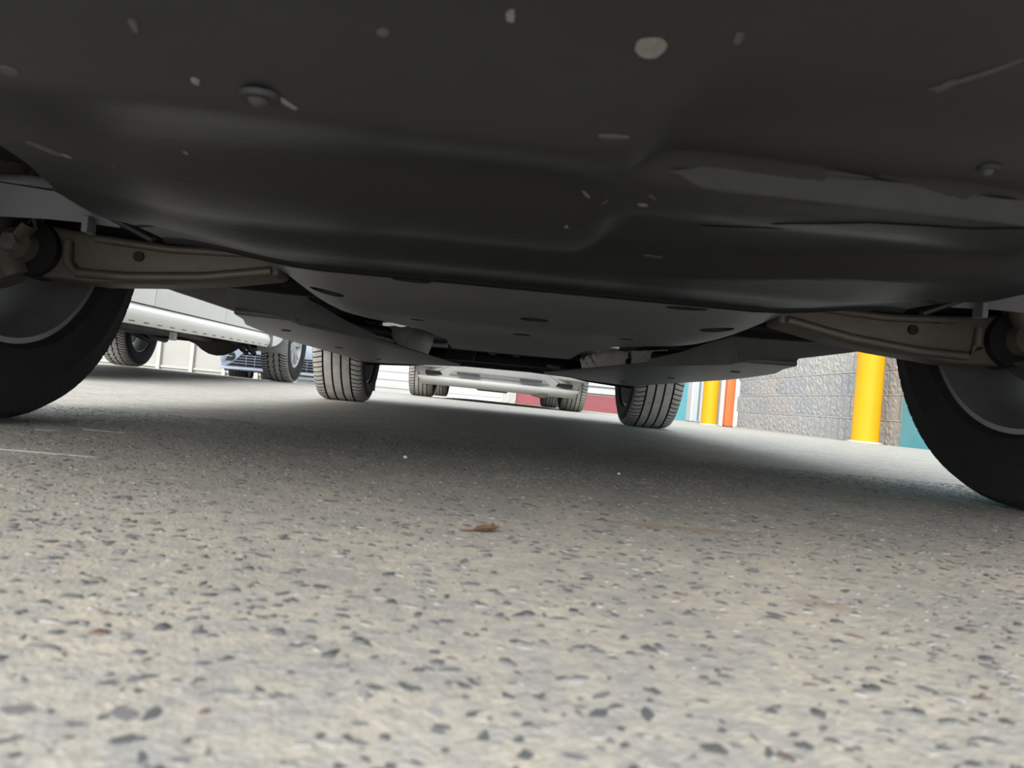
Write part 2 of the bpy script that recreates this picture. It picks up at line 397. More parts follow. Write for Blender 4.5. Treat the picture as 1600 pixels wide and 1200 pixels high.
MB().box(.056, .095, .0, .08, 0, 1.4, .008).build('edge_strip', 'white_board', t)

# ------------------------------------------------------------------ wheels
def tyre_mesh(name, R, W, rr, m, grooves, gw=.009, gd=.008, pitch=70, sipe=.004, zig=0., lug=False):
    """tread with circumferential grooves and lateral sipes in one closed carcass"""
    xs_, base = [], []
    half = W/2
    tread_edge = .45*W
    cuts = sorted([-tread_edge, tread_edge]+[gx for q in grooves for gx in (q*W-gw/2, q*W-gw/2+.001, q*W+gw/2-.001, q*W+gw/2)])
    def crown(x):
        a = abs(x)/half; return -.004*a*a - .012*max(0, (a-.72)/.2)**2 if a < .93 else -.018
    prof = [(-.40*W, rr, 0), (-.455*W, rr+.008, 0), (-.50*W, rr+(R-rr)*.48, 0), (-.485*W, R-.045, 0), (-.47*W, R-.030, 1)]
    ribs = [-tread_edge]
    for q in sorted(grooves): ribs += [q*W]
    ribs += [tread_edge]
    for i in range(len(ribs)-1):
        a = ribs[i]+(gw/2 if i else 0); b = ribs[i+1]-(gw/2 if i < len(ribs)-2 else 0)
        sh = 2 if (i == 0 or i == len(ribs)-2) else 3
        for k, x in enumerate(lin(a, b, 4)): prof.append((x, R+crown(x), sh))
        if i < len(ribs)-2:
            prof.append((b+.0012, R+crown(b)-gd, 0)); prof.append((b+gw-.0012, R+crown(b)-gd, 0))
    prof += [(.47*W, R-.030, 1), (.485*W, R-.045, 0), (.50*W, rr+(R-rr)*.48, 0), (.455*W, rr+.008, 0), (.40*W, rr, 0)]
    A = []
    for k in range(pitch):
        for q, dn in ((0, 0), (.44, 0), (.50, 1), (.60, 1), (.66, 0)) if not lug else ((0, 0), (.5, 0), (.56, 1), (.80, 1), (.86, 0)):
            A.append((2*PI*(k+q)/pitch, dn, k))
    nA = len(A); b = MB()
    for (x, rad, kind) in prof:
        sl = {0: 0, 1: 0, 2: (x if x > 0 else -x)*.9/R*.35, 3: x*1.2/R*.5}[kind]
        for (a, dn, k) in A:
            r_ = rad; xx = x
            if kind == 2 and dn: r_ -= sipe
            if kind == 1 and dn: r_ -= sipe*(1.6 if lug else .3)
            if kind == 3 and dn: r_ -= sipe*(.35 if not lug else .9)
            if zig and kind in (0, 3, 2) and abs(x) < .36*W and rad > R-.025: xx += zig*(1 if k % 2 else -1)*(1 if dn else .4)
            b.v.append((xx, r_*math.cos(a+sl), r_*math.sin(a+sl)))
    for i in range(len(prof)-1):
        for j in range(nA):
            p = i*nA+j; q = i*nA+(j+1) % nA; b.f.append((p, q, q+nA, p+nA))
    # inner liner closes the carcass between the beads
    k = len(b.v)
    for x in (-.36*W, .36*W):
        for (a, dn, kq) in A: b.v.append((x, (rr+.004)*math.cos(a), (rr+.004)*math.sin(a)))
    last = (len(prof)-1)*nA
    for j in range(nA):
        j2 = (j+1) % nA
        b.f.append((j2, j, k+j, k+j2)); b.f.append((k+j2, k+j, k+nA+j, k+nA+j2)); b.f.append((k+nA+j2, k+nA+j, last+j, last+j2))
    me = b.mesh(name, 'rubber', 35); me.materials.append(MATS[m])
    idx = [0]*len(me.polygons); nf = len(prof)-1
    for i in range(nf):
        ok = prof[i][2] in (1, 2, 3) and prof[i+1][2] in (1, 2, 3)
        if ok:
            for j in range(nA):
                if not (A[j][1] or A[(j+1) % nA][1]) or prof[i][2] == 3: idx[i*nA+j] = 1
    me.polygons.foreach_set('material_index', idx)
    return me
def rim_mesh(W, rr, spokes=5, twin=True, m='rim_silver', out=1):
    """barrel with bead flanges, spokes near the outer face and a hub; out=+1 puts the face towards +x"""
    b = MB(); h = W*.41
    p = [(-h, rr+.012), (-h, rr-.006), (-h+.02, rr-.014), (-.3*W, rr-.022), (.1*W, rr-.030), (.26*W, rr-.020), (h-.012, rr-.010), (h, rr-.004), (h, rr+.012),
         (h-.010, rr+.004), (-h+.010, rr+.004)]
    b.lathe([(a*out, r) for a, r in p], (0, 0, 0), 'x', 48, close=True)
    fx = .30*W*out
    b.lathe([(fx-.03*out, 0), (fx-.03*out, .062), (fx+.012*out, .058), (fx+.018*out, .03), (fx+.018*out, 0)], (0, 0, 0), 'x', 24)
    for k in range(spokes):
        for dl in ((-.16, .16) if twin else (0,)):
            a0 = 2*PI*k/spokes+dl*.55; a1 = 2*PI*k/spokes+dl
            ca, sa = math.cos(a1), math.sin(a1); c0, s0 = math.cos(a0), math.sin(a0)
            p0 = Vector((fx, c0*.045, s0*.045)); p1 = Vector((fx+.015*out, ca*(rr-.016), sa*(rr-.016))); tdir = Vector((0, -sa, ca))
            wd0, wd1 = (.020, .013) if twin else (.030, .020); vv = []
            for q, wd in ((p0, wd0), (p1, wd1)):
                for sx_ in (-.016, .010):
                    for st_ in (-1, 1): vv.append(tuple(q+Vector((sx_*out, 0, 0))+tdir*wd*st_))
            b.add(vv, [(0, 1, 3, 2), (4, 6, 7, 5), (0, 4, 5, 1), (2, 3, 7, 6), (0, 2, 6, 4), (1, 5, 7, 3)])
    return b.mesh('rim', m, 40)
def disc_mesh(R_, w=.026, x=0.):
    b = MB(); b.lathe([(x-w/2, .06), (x-w/2, R_), (x+w/2, R_), (x+w/2, .06)], (0, 0, 0), 'x', 40, close=True)
    b.lathe([(x-.07, 0), (x-.07, .045), (x-.02, .075), (x+.05, .075), (x+.05, 0)], (0, 0, 0), 'x', 24)
    return b.mesh('brake_disc', 'steel', 40)
def caliper_mesh(R_):
    b = MB()
    for a in lin(-.5, .5, 6):
        b.box(-.045, .045, R_-.085, R_+.010, -.030+a*.19, .030+a*.19, .008)
    return b.mesh('brake_caliper', 'insert_grey')
def put_wheel(root, x, y, z, meshes, out, spin=0., tilt=0.):
    ty, rims, disc, cal = meshes
    o = link('tyre', ty, root); o.location = (x, y, z); o.rotation_euler = (spin, 0, tilt)
    link('rim', rims[0 if out < 0 else 1], o)
    if disc: link('brake_disc', disc, o)
    if cal:
        c = link('brake_caliper', cal, o); c.rotation_euler = (-spin+.35*0, 0, 0)
    return o

# ------------------------------------------------------------------ generic car body from a side profile
def body_shell(root, paint, y0, y1, W, zf, axles, ra, rc, belt, hood_y, wind_y, roof_z, roof_y0, roof_y1, tail_y, front_dir=1, lamp=True):
    """lower body with wheel arches, cabin, side windows. y0..y1 nose..tail in local y, front at y0"""
    lo = [(y0+.03, zf)]
    for a in sorted(axles):
        s_ = math.sqrt(max(ra*ra-(zf-rc)**2, 1e-4)); t0 = math.atan2(zf-rc, -s_); t1 = math.atan2(zf-rc, s_)
        if t0 < 0: t0 += 2*PI
        lo += [(a+ra*math.cos(t), rc+ra*math.sin(t)) for t in lin(t0, t1, 15)]
    lo += [(y1-.03, zf), (y1, zf+.12), (y1-.01, belt-.15), (y1-.06, belt-.02), (tail_y, belt), (wind_y, belt), (hood_y, belt-.04), (y0+.25, belt-.16), (y0+.05, belt-.26), (y0, zf+.22)]
    n = len(lo); b = MB(); h = W/2
    for sx_ in (-1, 1): b.v += [(sx_*h, y, z) for y, z in lo]
    b.f += [tuple(range(n)), tuple(range(2*n-1, n-1, -1))]+[(i, n+i, n+(i+1) % n, (i+1) % n) for i in range(n)]
    o = b.build('body', paint, root)
    bv = o.modifiers.new('round', 'BEVEL'); bv.width = .05; bv.segments = 3; bv.limit_method = 'ANGLE'; bv.angle_limit = math.radians(50)
    cab = [(wind_y, belt-.01), (roof_y0, roof_z-.05), (roof_y0+.25, roof_z), (roof_y1-.3, roof_z-.01), (roof_y1, roof_z-.08), (tail_y, belt-.01)]
    b = MB(); m = len(cab)
    for sx_ in (-1, 1):
        for y, z in cab: b.v.append((sx_*(h*.95-.16*(z-belt)/(roof_z-belt)), y, z))
    b.f += [tuple(range(m)), tuple(range(2*m-1, m-1, -1))]+[(i, m+i, m+(i+1) % m, (i+1) % m) for i in range(m)]
    o2 = b.build('cabin', paint, root)
    for sx_ in (-1, 1):
        b = MB(); c = [(wind_y+.14, belt+.03), (roof_y0+.16, roof_z-.12), (roof_y1-.2, roof_z-.13), (tail_y-.12, belt+.03)]
        vv = []
        for e in (.0, .012):
            for y, z in c: vv.append((sx_*(h*.95-.16*(z-belt)/(roof_z-belt)+.002+e), y, z))
        b.add(vv, [(0, 1, 2, 3), (7, 6, 5, 4), (0, 4, 5, 1), (1, 5, 6, 2), (2, 6, 7, 3), (3, 7, 4, 0)])
        b.build('side_window', 'glass_dark', root)
    for (ya, za), (yb, zb), nm in (((wind_y, belt), (roof_y0, roof_z-.05), 'windscreen'), ((tail_y, belt), (roof_y1, roof_z-.08), 'rear_window')):
        b = MB(); sgn = -1 if nm == 'windscreen' else 1; vv = []
        for e in (.004, .016):
            for t_ in (.12, .92):
                y = ya+(yb-ya)*t_+sgn*e; z = za+(zb-za)*t_; wd = h*.95-.16*(z-belt)/(roof_z-belt)-.07
                vv += [(-wd, y, z), (wd, y, z)]
        b.add(vv, [(0, 1, 3, 2), (4, 6, 7, 5), (0, 4, 5, 1), (2, 3, 7, 6), (0, 2, 6, 4), (1, 5, 7, 3)]); b.build(nm, 'glass_dark', root)
    return o

# ================================================================== the car overhead
X0, YF, YR, TR, R1, W1 = .0493, 1.0064, 3.9161, 1.5914, .3343, .2594
OFF = (X0, 2.46, 0)
car = thing('car', 'dark car parked overhead, its black undertray and four tyres seen from underneath', 'car', OFF)
def nb(mb, name, m, smooth=None, parent=car): return mb.build(name, m, parent, smooth, OFF)
# -- front undertray: pressed black plastic with lateral ribs, a stepped ledge and a rolled rear edge
def plan_front(x): return .135+.22*(abs(x-X0)/.92)**2.2
def tray_z(x, y):
    z = .212 + .004*math.sin(y*9) + .050*(1-sm(.10, .40, y))
    z -= .014*math.exp(-((y-.325-.05*(x-X0))/.042)**2)*(1-.5*sm(.0, .1, x))                      # forward rib
    z += .006*math.exp(-((y-.415)/.05)**2)*(1-sm(.00, .09, x))             # trough beyond it
    # ledge on the right: drops then a shallow pan
    led = sm(.055, .085, x)
    z += led*(.016*sm(.33, .352, y-.02*(x-.1)) - .016*sm(.358, .378, y-.02*(x-.1)))*-1*0
    z += led*.012*(1-sm(.366, .376, y-.03*(x-.1))) * sm(.27, .33, y)
    z += led*.012*sm(.42, .50, y)*(1-sm(.54+.05*math.sin(x*14), .60+.05*math.sin(x*14), y))
    z += .004*math.exp(-((y-.60)/.04)**2)*(1-led)
    z -= .004*math.exp(-((y-.70)/.05)**2)
    z += .008*sm(.62, .86, y)
    z += .016*sm(.26, .42, abs(x-X0))*sm(.2, .45, y)                       # sides sweep up
    return z
def tray_half(y):
    return .62-.25*sm(.20, .40, y)+.05*sm(.48, .64, y)+.02*sm(.64, .86, y)
b = MB()
b.grid(lambda u, v: (lambda y: (lambda x: (x, y, tray_z(x, y)))(X0+u*tray_half(y)))(plan_front(X0+u*.6)*(1-v)+(.875)*v),
       lin(-1, 1, 81), lin(0, 1, 111), thick=(0, 0, .012))
tray = nb(b, 'front_undertray', 'undertray', 50)
# rolled rear edge of the tray
b = MB(); b.tube([(X0+u*.44, .872, tray_z(X0+u*.44, .872)+.004) for u in lin(-1, 1, 25)], .008, 8); nb(b, 'rear_lip', 'undertray', 60, tray)
# fixings and scuffs, plus painted light and shade at the screw
def screw(x, y, rad):
    z = tray_z(x, y)
    b = MB(); n = 20
    b.add([(x+rad*1.9*math.cos(2*PI*k/n), y+rad*1.5*math.sin(2*PI*k/n), z+.0012) for k in range(n)]+[(x+rad*1.8*math.cos(2*PI*k/n), y+rad*1.4*math.sin(2*PI*k/n), z-.0012) for k in range(n)],
          [(k, (k+1) % n, n+(k+1) % n, n+k) for k in range(n)]+[tuple(range(n, 2*n))[::-1]])
    o = nb(b, 'screw_seat', 'black_part', None, tray)  # flat black disc paints the shade inside the screw recess
    b = MB(); b.lathe([(.001, rad*.85), (-.0018, rad*.85), (-.0034, rad*.5), (-.0036, .0)], (x-rad*.2, y, z), 'z', 16); nb(b, 'screw', 'dirt_dim', 40, tray)
screw(-.107, .314, .0048); screw(.229, .344, .0030)
def flat_mark(x, y, rx, ry, ang=0., m='dirt_glint_pale', seed=1, nm='tray_mark'):
    r_ = random.Random(seed); n = 18; ring = []
    for i in range(n):
        t_ = 2*PI*i/n; k = r_.uniform(.75, 1.15) if rx < .005 else r_.uniform(.93, 1.05); a_, c_ = rx*k*math.cos(t_), ry*k*math.sin(t_)
        ring.append((x+a_*math.cos(ang)-c_*math.sin(ang), y+a_*math.sin(ang)+c_*math.cos(ang)))
    b = MB(); b.add([(p, q, tray_z(p, q)+.001) for p, q in ring]+[(x+(p-x)*.8, y+(q-y)*.8, tray_z(p, q)-.0007) for p, q in ring],
                    [(i, (i+1) % n, n+(i+1) % n, n+i) for i in range(n)]+[tuple(range(n, 2*n))[::-1]])
    nb(b, nm, m, None, tray)
for i, (x, y, a_, c_, an, m_) in enumerate([(.050, .277, .0068, .0050, 0, 'dirt_glint_pale'), (-.004, .269, .0022, .0028, 0, 'dirt_glint_pale'), (-.132, .308, .0020, .0020, 0, 'dirt_glint_pale'),
        (-.184, .426, .0016, .0020, 0, 'dirt_glint_pale'), (.042, .487, .0016, .0030, 0, 'dirt_glint_pale'), (.045, .321, .008, .0013, .1, 'dirt_dim'), (.169, .284, .0022, .005, .5, 'dirt_dim'),
        (.178, .275, .0010, .020, .85, 'dirt_dim'), (.046, .420, .0011, .006, -.5, 'dirt_glint_pale'), (.079, .421, .0032, .0020, 0, 'dirt_glint_pale'), (.081, .404, .0012, .005, -.6, 'dirt_dim'),
        (.058, .427, .0009, .006, .2, 'dirt_dim'), (.125, .603, .010, .0020, 0, 'dirt_dim'), (-.212, .313, .006, .003, 0, 'dirt_dim'), (-.148, .286, .0018, .003, 0, 'dirt_dim'),
        (-.052, .280, .003, .0018, 0, 'dirt_dim'), (-.0965, .316, .0012, .006, -.8, 'dirt_glint_pale'), (-.283, .458, .012, .005, .4, 'dirt_dim'), (-.272, .462, .004, .002, .4, 'dirt_glint_pale'),  # slim pale crescent by the screw is a painted lit edge
        (-.240, .460, .0016, .002, 0, 'dirt_dim'), (.081, .270, .0022, .003, 0, 'dirt_dim')]):
    flat_mark(x, y, a_, c_, an, m_, 30+i)
r_ = random.Random(5); n = 46; ring = []
for i in range(n):
    t_ = 2*PI*i/n; k = 1+.10*math.sin(3*t_+1)+.07*math.sin(7*t_)+r_.uniform(-.035, .035)
    ring.append((.325+.19*k*math.cos(t_), .482+.082*k*math.sin(t_)))
cen = (.325, .482); b = MB()
rings = [[(cen[0]+(x-cen[0])*q, cen[1]+(y-cen[1])*q) for x, y in ring] for q in (1, .8, .6, .4, .2)]
for q in rings: b.v += [(x, y, tray_z(x, y)-.0007) for x, y in q]
b.v.append((cen[0], cen[1], tray_z(*cen)-.0007))
for q in range(4): b.f += [(q*n+i, q*n+(i+1) % n, (q+1)*n+(i+1) % n, (q+1)*n+i) for i in range(n)]
b.f += [(4*n+i, 4*n+(i+1) % n, 5*n) for i in range(n)]
nb(b, 'oil_patch', 'oil', 60, tray)
b = MB()
def ledge_strip(u, v):
    x = .078+.37*u; wd = .013*sm(0, .12, u)*(.8+.2*math.sin(u*23)); y = .371+.03*(x-.1)+wd*(v-.35)
    return (x, y, tray_z(x, y)-.0016)
b.grid(ledge_strip, lin(0, 1, 140), lin(0, 1, 15)); nb(b, 'ledge_band', 'ledge_film', 60, tray)  # paler strip following the step of the ledge
# -- subframe cover: shield-shaped plate with real oval openings
def cover_z(x, y): return .232 - .022*sm(.86, 1.25, y) - .008*sm(1.3, 2.0, y) + .012*(abs(x-X0)/.42)**3 + .026*sm(.27, .46, abs(x-X0)) + .02*sm(1.85, 2.02, y)
half = [(0, .80), (.46, .80), (.455, .88), (.40, .965), (.345, 1.05), (.33, 1.20), (.32, 1.32), (.25, 1.37), (.19, 1.45), (.15, 1.60), (.15, 1.85), (.11, 1.95), (0, 2.0)]
pl = [(X0+x, y) for x, y in half]+[(X0-x, y) for x, y in half[-2:0:-1]]
bm = bmesh.new()
xs_ = lin(-.47, .47, 95); ys_ = lin(.80, 2.0, 128)
def hw(y):
    pts = half[1:]
    for (xa, ya), (xb, yb) in zip(pts, pts[1:]):
        if ya <= y <= yb: return xa+(xb-xa)*(y-ya)/(yb-ya)
    return .01
b = MB()
b.grid(lambda u, y: (X0+u*hw(y), y, cover_z(X0+u*hw(y), y)), lin(-1, 1, 61), ys_, thick=(0, 0, .012))
cover = nb(b, 'subframe_cover', 'tray_grey', 50)
ovals = [(-.110, .945, .026, .012), (.250, .960, .028, .012), (-.250, 1.10, .026, .020), (.335, 1.10, .026, .020), (.061, 1.133, .022, .016), (.053, 1.36, .018, .016),
         (-.13, 1.27, .014, .012), (.23, 1.27, .014, .012)]
cb = MB()
for (x, y, a_, c_) in ovals:
    n = 24; cb.add([(x+a_*math.cos(2*PI*i/n)-OFF[0], y+c_*math.sin(2*PI*i/n)-OFF[1], .15) for i in range(n)]+[(x+a_*math.cos(2*PI*i/n)-OFF[0], y+c_*math.sin(2*PI*i/n)-OFF[1], .33) for i in range(n)],
           [tuple(range(n))[::-1], tuple(range(n, 2*n))]+[(i, (i+1) % n, n+(i+1) % n, n+i) for i in range(n)])
cut = cb.build('cutter', 'black_part')
cut.location = OFF
md = cover.modifiers.new('openings', 'BOOLEAN'); md.object = cut; md.operation = 'DIFFERENCE'; md.solver = 'EXACT'
bpy.context.view_layer.update()
dg = bpy.context.evaluated_depsgraph_get(); newm = bpy.data.meshes.new_from_object(cover.evaluated_get(dg))
newm.materials.append(MATS['black_part'])
for p_ in newm.polygons:
    c_ = p_.center
    if abs(p_.normal.z) < .6 and any(((c_.x+OFF[0]-x)/a)**2+((c_.y+OFF[1]-y)/b_)**2 < 1.15 for x, y, a, b_ in ovals): p_.material_index = len(newm.materials)-1  # walls of the openings blackened to paint shade inside the holes
cover.modifiers.clear(); cover.data = newm; bpy.data.objects.remove(cut)
newm.polygons.foreach_set('use_smooth', [True]*len(newm.polygons)); newm.set_sharp_from_angle(angle=math.radians(40))
for (x, y, a_, c_) in ovals:
    n = 24; b = MB()
    b.lathe([(.012, 1.25), (.030, 1.2), (.034, 0)], (0, 0, 0), 'z', n)
    b.v = [(x+p[0]*a_, y+p[1]*c_, cover_z(x, y)+p[2]+.002) for p in b.v]; nb(b, 'oval_cup', 'underseal', 40, cover)
# -- belly panels either side of the tunnel
def outer(y): return .53+.08*sm(1.36, 1.75, y)+.03*sm(1.7, 2.1, y)
bh = [(.43, 1.40), (.435, 1.50), (.34, 1.78), (.27, 2.32), (.17, 3.0), (.60, 3.52)]+[(outer(y), y) for y in (3.5, 2.1, 1.95, 1.8, 1.65, 1.5, 1.38)]
for s_ in (-1, 1):
    b = MB()
    b.prism([(X0+s_*x, y) for x, y in bh], .200, .211)
    o = nb(b, 'belly_panel', 'belly')
    bv = o.modifiers.new('round', 'BEVEL'); bv.width = .004; bv.segments = 2; bv.limit_method = 'ANGLE'
    # swept front ramp and the curled inner lip beside it
    b = MB()
    def rp(u, v, s_=s_):
        x = .43-.06*v*(1-u)+.10*u; return (X0+s_*x, 1.405-.10*v, .201+.046*v+.004*u*v)
    b.grid(rp, lin(0, 1, 13), lin(0, 1, 9), thick=(0, .008, .008)); nb(b, 'belly_ramp', 'belly', 50, o)
    ln = [(.372, 1.305), (.40, 1.35), (.43, 1.40), (.437, 1.47), (.425, 1.54), (.39, 1.64), (.34, 1.78)]
    b = MB()
    def lp(u, v, s_=s_):
        x, y = ln[int(u)]; base = .247-.046*min(1, u/2); top = .252-.012*sm(3, 6, u)-.026*sm(4, 6, u)
        return (X0+s_*(x-.012*v), y, base+(max(top, base+.004)-base)*v)
    b.grid(lp, [0, 1, 2, 3, 4, 5, 6], lin(0, 1, 5), thick=(s_*.008, 0, 0)); nb(b, 'belly_lip', 'belly', 60, o)
    # outer floor flank stepping up to the sill
    b = MB(); b.grid(lambda u, v: (lambda y: (X0+s_*(outer(y)-.004+.045*u), y, .204+.080*u))(1.385+(3.50-1.385)*v), lin(0, 1, 4), lin(0, 1, 31), thick=(0, 0, .012))
    nb(b, 'floor_flank', 'belly', 50)
    b = MB(); b.grid(lambda u, v: (lambda y: (X0+s_*(outer(y)+.041+(.875-.041-outer(y))*u), y, .284+.004*u))(1.385+(3.50-1.385)*v), lin(0, 1, 4), lin(0, 1, 31), thick=(0, 0, .012))
    nb(b, 'floor_outer', 'underseal', 50)
    b = MB(); b.tube([(X0+s_*.88, 1.42, .308), (X0+s_*.88, 3.48, .308)], .020, 10); nb(b, 'sill', 'paint_graphite', 60)
    for (x, y) in ((.52, 1.7), (.52, 2.3), (.50, 3.0)):
        b = MB(); b.lathe([(.004, .012), (-.002, .011), (-.003, .0)], (X0+s_*x, y, .2), 'z', 14); nb(b, 'clip', 'black_part', 40, o)
b = MB(); b.box(X0-.86, X0+.86, 1.36, 4.55, .302, .315); nb(b, 'floor_pan', 'underseal')
b = MB(); b.box(X0-.50, X0+.50, .10, 1.40, .325, .345); nb(b, 'engine_bay_floor', 'underseal')
# -- foil heat shields at the mouth of the tunnel: crumpled bent sheets with a forward face and a turned-under base
for top, bot in (([(-.335, 1.93, .255), (-.303, 2.00, .252), (-.224, 2.15, .268), (-.175, 2.25, .262)], [(-.300, 1.93, .222), (-.262, 2.00, .211), (-.215, 2.14, .203), (-.190, 2.25, .196)]),
                 ([(.455, 1.90, .250), (.392, 2.05, .250), (.319, 2.25, .252), (.278, 2.30, .228)], [(.455, 1.90, .222), (.390, 2.05, .212), (.335, 2.22, .200), (.292, 2.30, .193)])):
    b = MB(); nT = 25; top, bot = [[(x*1.10, y*1.10, CAM_H+(z-CAM_H)*1.10) for x, y, z in P] for P in (top, bot)]
    def lerp(P, t_):
        k = min(int(t_*3), 2); f_ = t_*3-k; return tuple(P[k][q]+(P[k+1][q]-P[k][q])*f_ for q in range(3))
    def shf(v, t_, top=top, bot=bot):
        a_, c_ = lerp(top, t_), lerp(bot, t_); cr = .004*math.sin(t_*47+v*5)+.003*math.sin(t_*101+v*9)
        if v <= 1: return tuple(a_[q]+(c_[q]-a_[q])*v+(0, -cr, cr*.4)[q] for q in range(3))
        return (c_[0], c_[1]+(v-1)*.10, c_[2]+(v-1)*.004+cr*.3)
    b.grid(shf, [0, .12, .3, .5, .7, .88, 1.0, 1.2, 1.6, 2.0], lin(0, 1, nT), thick=(0, .004, .004)); o = nb(b, 'heat_shield', 'foil', 25)
    p = lerp(bot, .36); q = lerp(top, .36)
    b = MB(); b.tube([(p[0], p[1]-.004, p[2]-.004), ((p[0]+q[0])/2, (p[1]+q[1])/2-.008, (p[2]+q[2])/2), (q[0], q[1]-.004, q[2])], .005, 6); nb(b, 'fold', 'alloy_dirty', 50, o)
    b = MB(); b.lathe([(-.008, 0), (-.008, .009), (.004, .011)], ((p[0]+q[0])/2, (p[1]+q[1])/2-.010, (p[2]+q[2])/2-.008), 'y', 10); nb(b, 'shield_bolt', 'black_part', None, o)
    e = lerp(bot, .0); s_ = -1 if e[0] < 0 else 1
    b = MB(); b.tube([(e[0]+s_*.03, e[1]-.06, e[2]+.004), (e[0]-s_*.01, e[1]+.03, e[2]-.006), (e[0]-s_*.05, e[1]+.14, e[2]-.012)], [.009, .014, .006], 8, flat=.6); nb(b, 'shield_tab', 'foil', 40, o)
    b = MB(); b.tube([(e[0]+s_*.13, e[1]-.34, .252), (e[0]+s_*.05, e[1]-.12, .246), (e[0]-s_*.02, e[1]+.06, .250)], .018, 8); nb(b, 'loom', 'black_part', 50)
# -- pipes in the tunnel, brackets, rear suspension
for x in (.005, .085):
    b = MB(); b.tube([(x, 2.15, .256), (x, 2.45, .250), (x, 2.75, .285), (x, 3.0, .32)], .023, 14); nb(b, 'exhaust_pipe', 'rust', 50)
b = MB(); b.box(X0-.20, X0+.26, 2.55, 2.63, .245, .262, .004); nb(b, 'tunnel_brace', 'black_part')
b = MB(); b.prism([(-.20, 2.9), (-.07, 2.9), (-.07, 2.94), (-.20, 2.94)], .222, .285, lambda p: (p[0]+(p[2]-.222)*(.9 if p[0] < -.1 else .25), p[1], p[2])); nb(b, 'hanger_bracket', 'black_part')
b = MB(); b.box(X0-.42, X0+.42, 3.30, 3.40, .240, .285, .012); nb(b, 'rear_subframe', 'black_part', 40)
b = MB(); b.box(X0-.42, X0+.42, 4.10, 4.20, .245, .29, .012); nb(b, 'rear_subframe', 'black_part', 40)
for s_ in (-1, 1):
    b = MB(); b.tube([(X0+s_*.18, 3.42, .258), (X0+s_*.45, 3.70, .232), (X0+s_*.70, 3.92, .228)], [.030, .034, .038], 10, flat=.8); nb(b, 'rear_control_arm', 'black_part', 50)
    b = MB(); b.tube([(X0+s_*.20, 4.15, .262), (X0+s_*.72, 3.98, .235)], .020, 10); nb(b, 'toe_link', 'black_part', 50)
    b = MB(); b.tube([(X0+s_*.58, 3.86, .24), (X0+s_*.55, 3.90, .60)], .055, 14); nb(b, 'rear_damper', 'black_part', 50)
    b = MB(); b.tube([(X0+s_*.05, 3.35, .262), (X0+s_*.24, 3.30, .250), (X0+s_*.36, 3.35, .256)], .010, 8); nb(b, 'brake_hose', 'steel', 50)
b = MB(); b.lathe([(-.34, .0), (-.34, .075), (-.31, .09), (.31, .09), (.34, .075), (.34, 0)], (X0, 4.42, .375), 'x', 24); nb(b, 'silencer', 'steel', 40)
b = MB(); b.grid(lambda u, v: (X0+u*.80, 4.50+.26*v-.10*u*u, .31+.07*v*v), lin(-1, 1, 21), lin(0, 1, 7), thick=(0, 0, .012)); nb(b, 'rear_valance', 'tray_grey', 50)
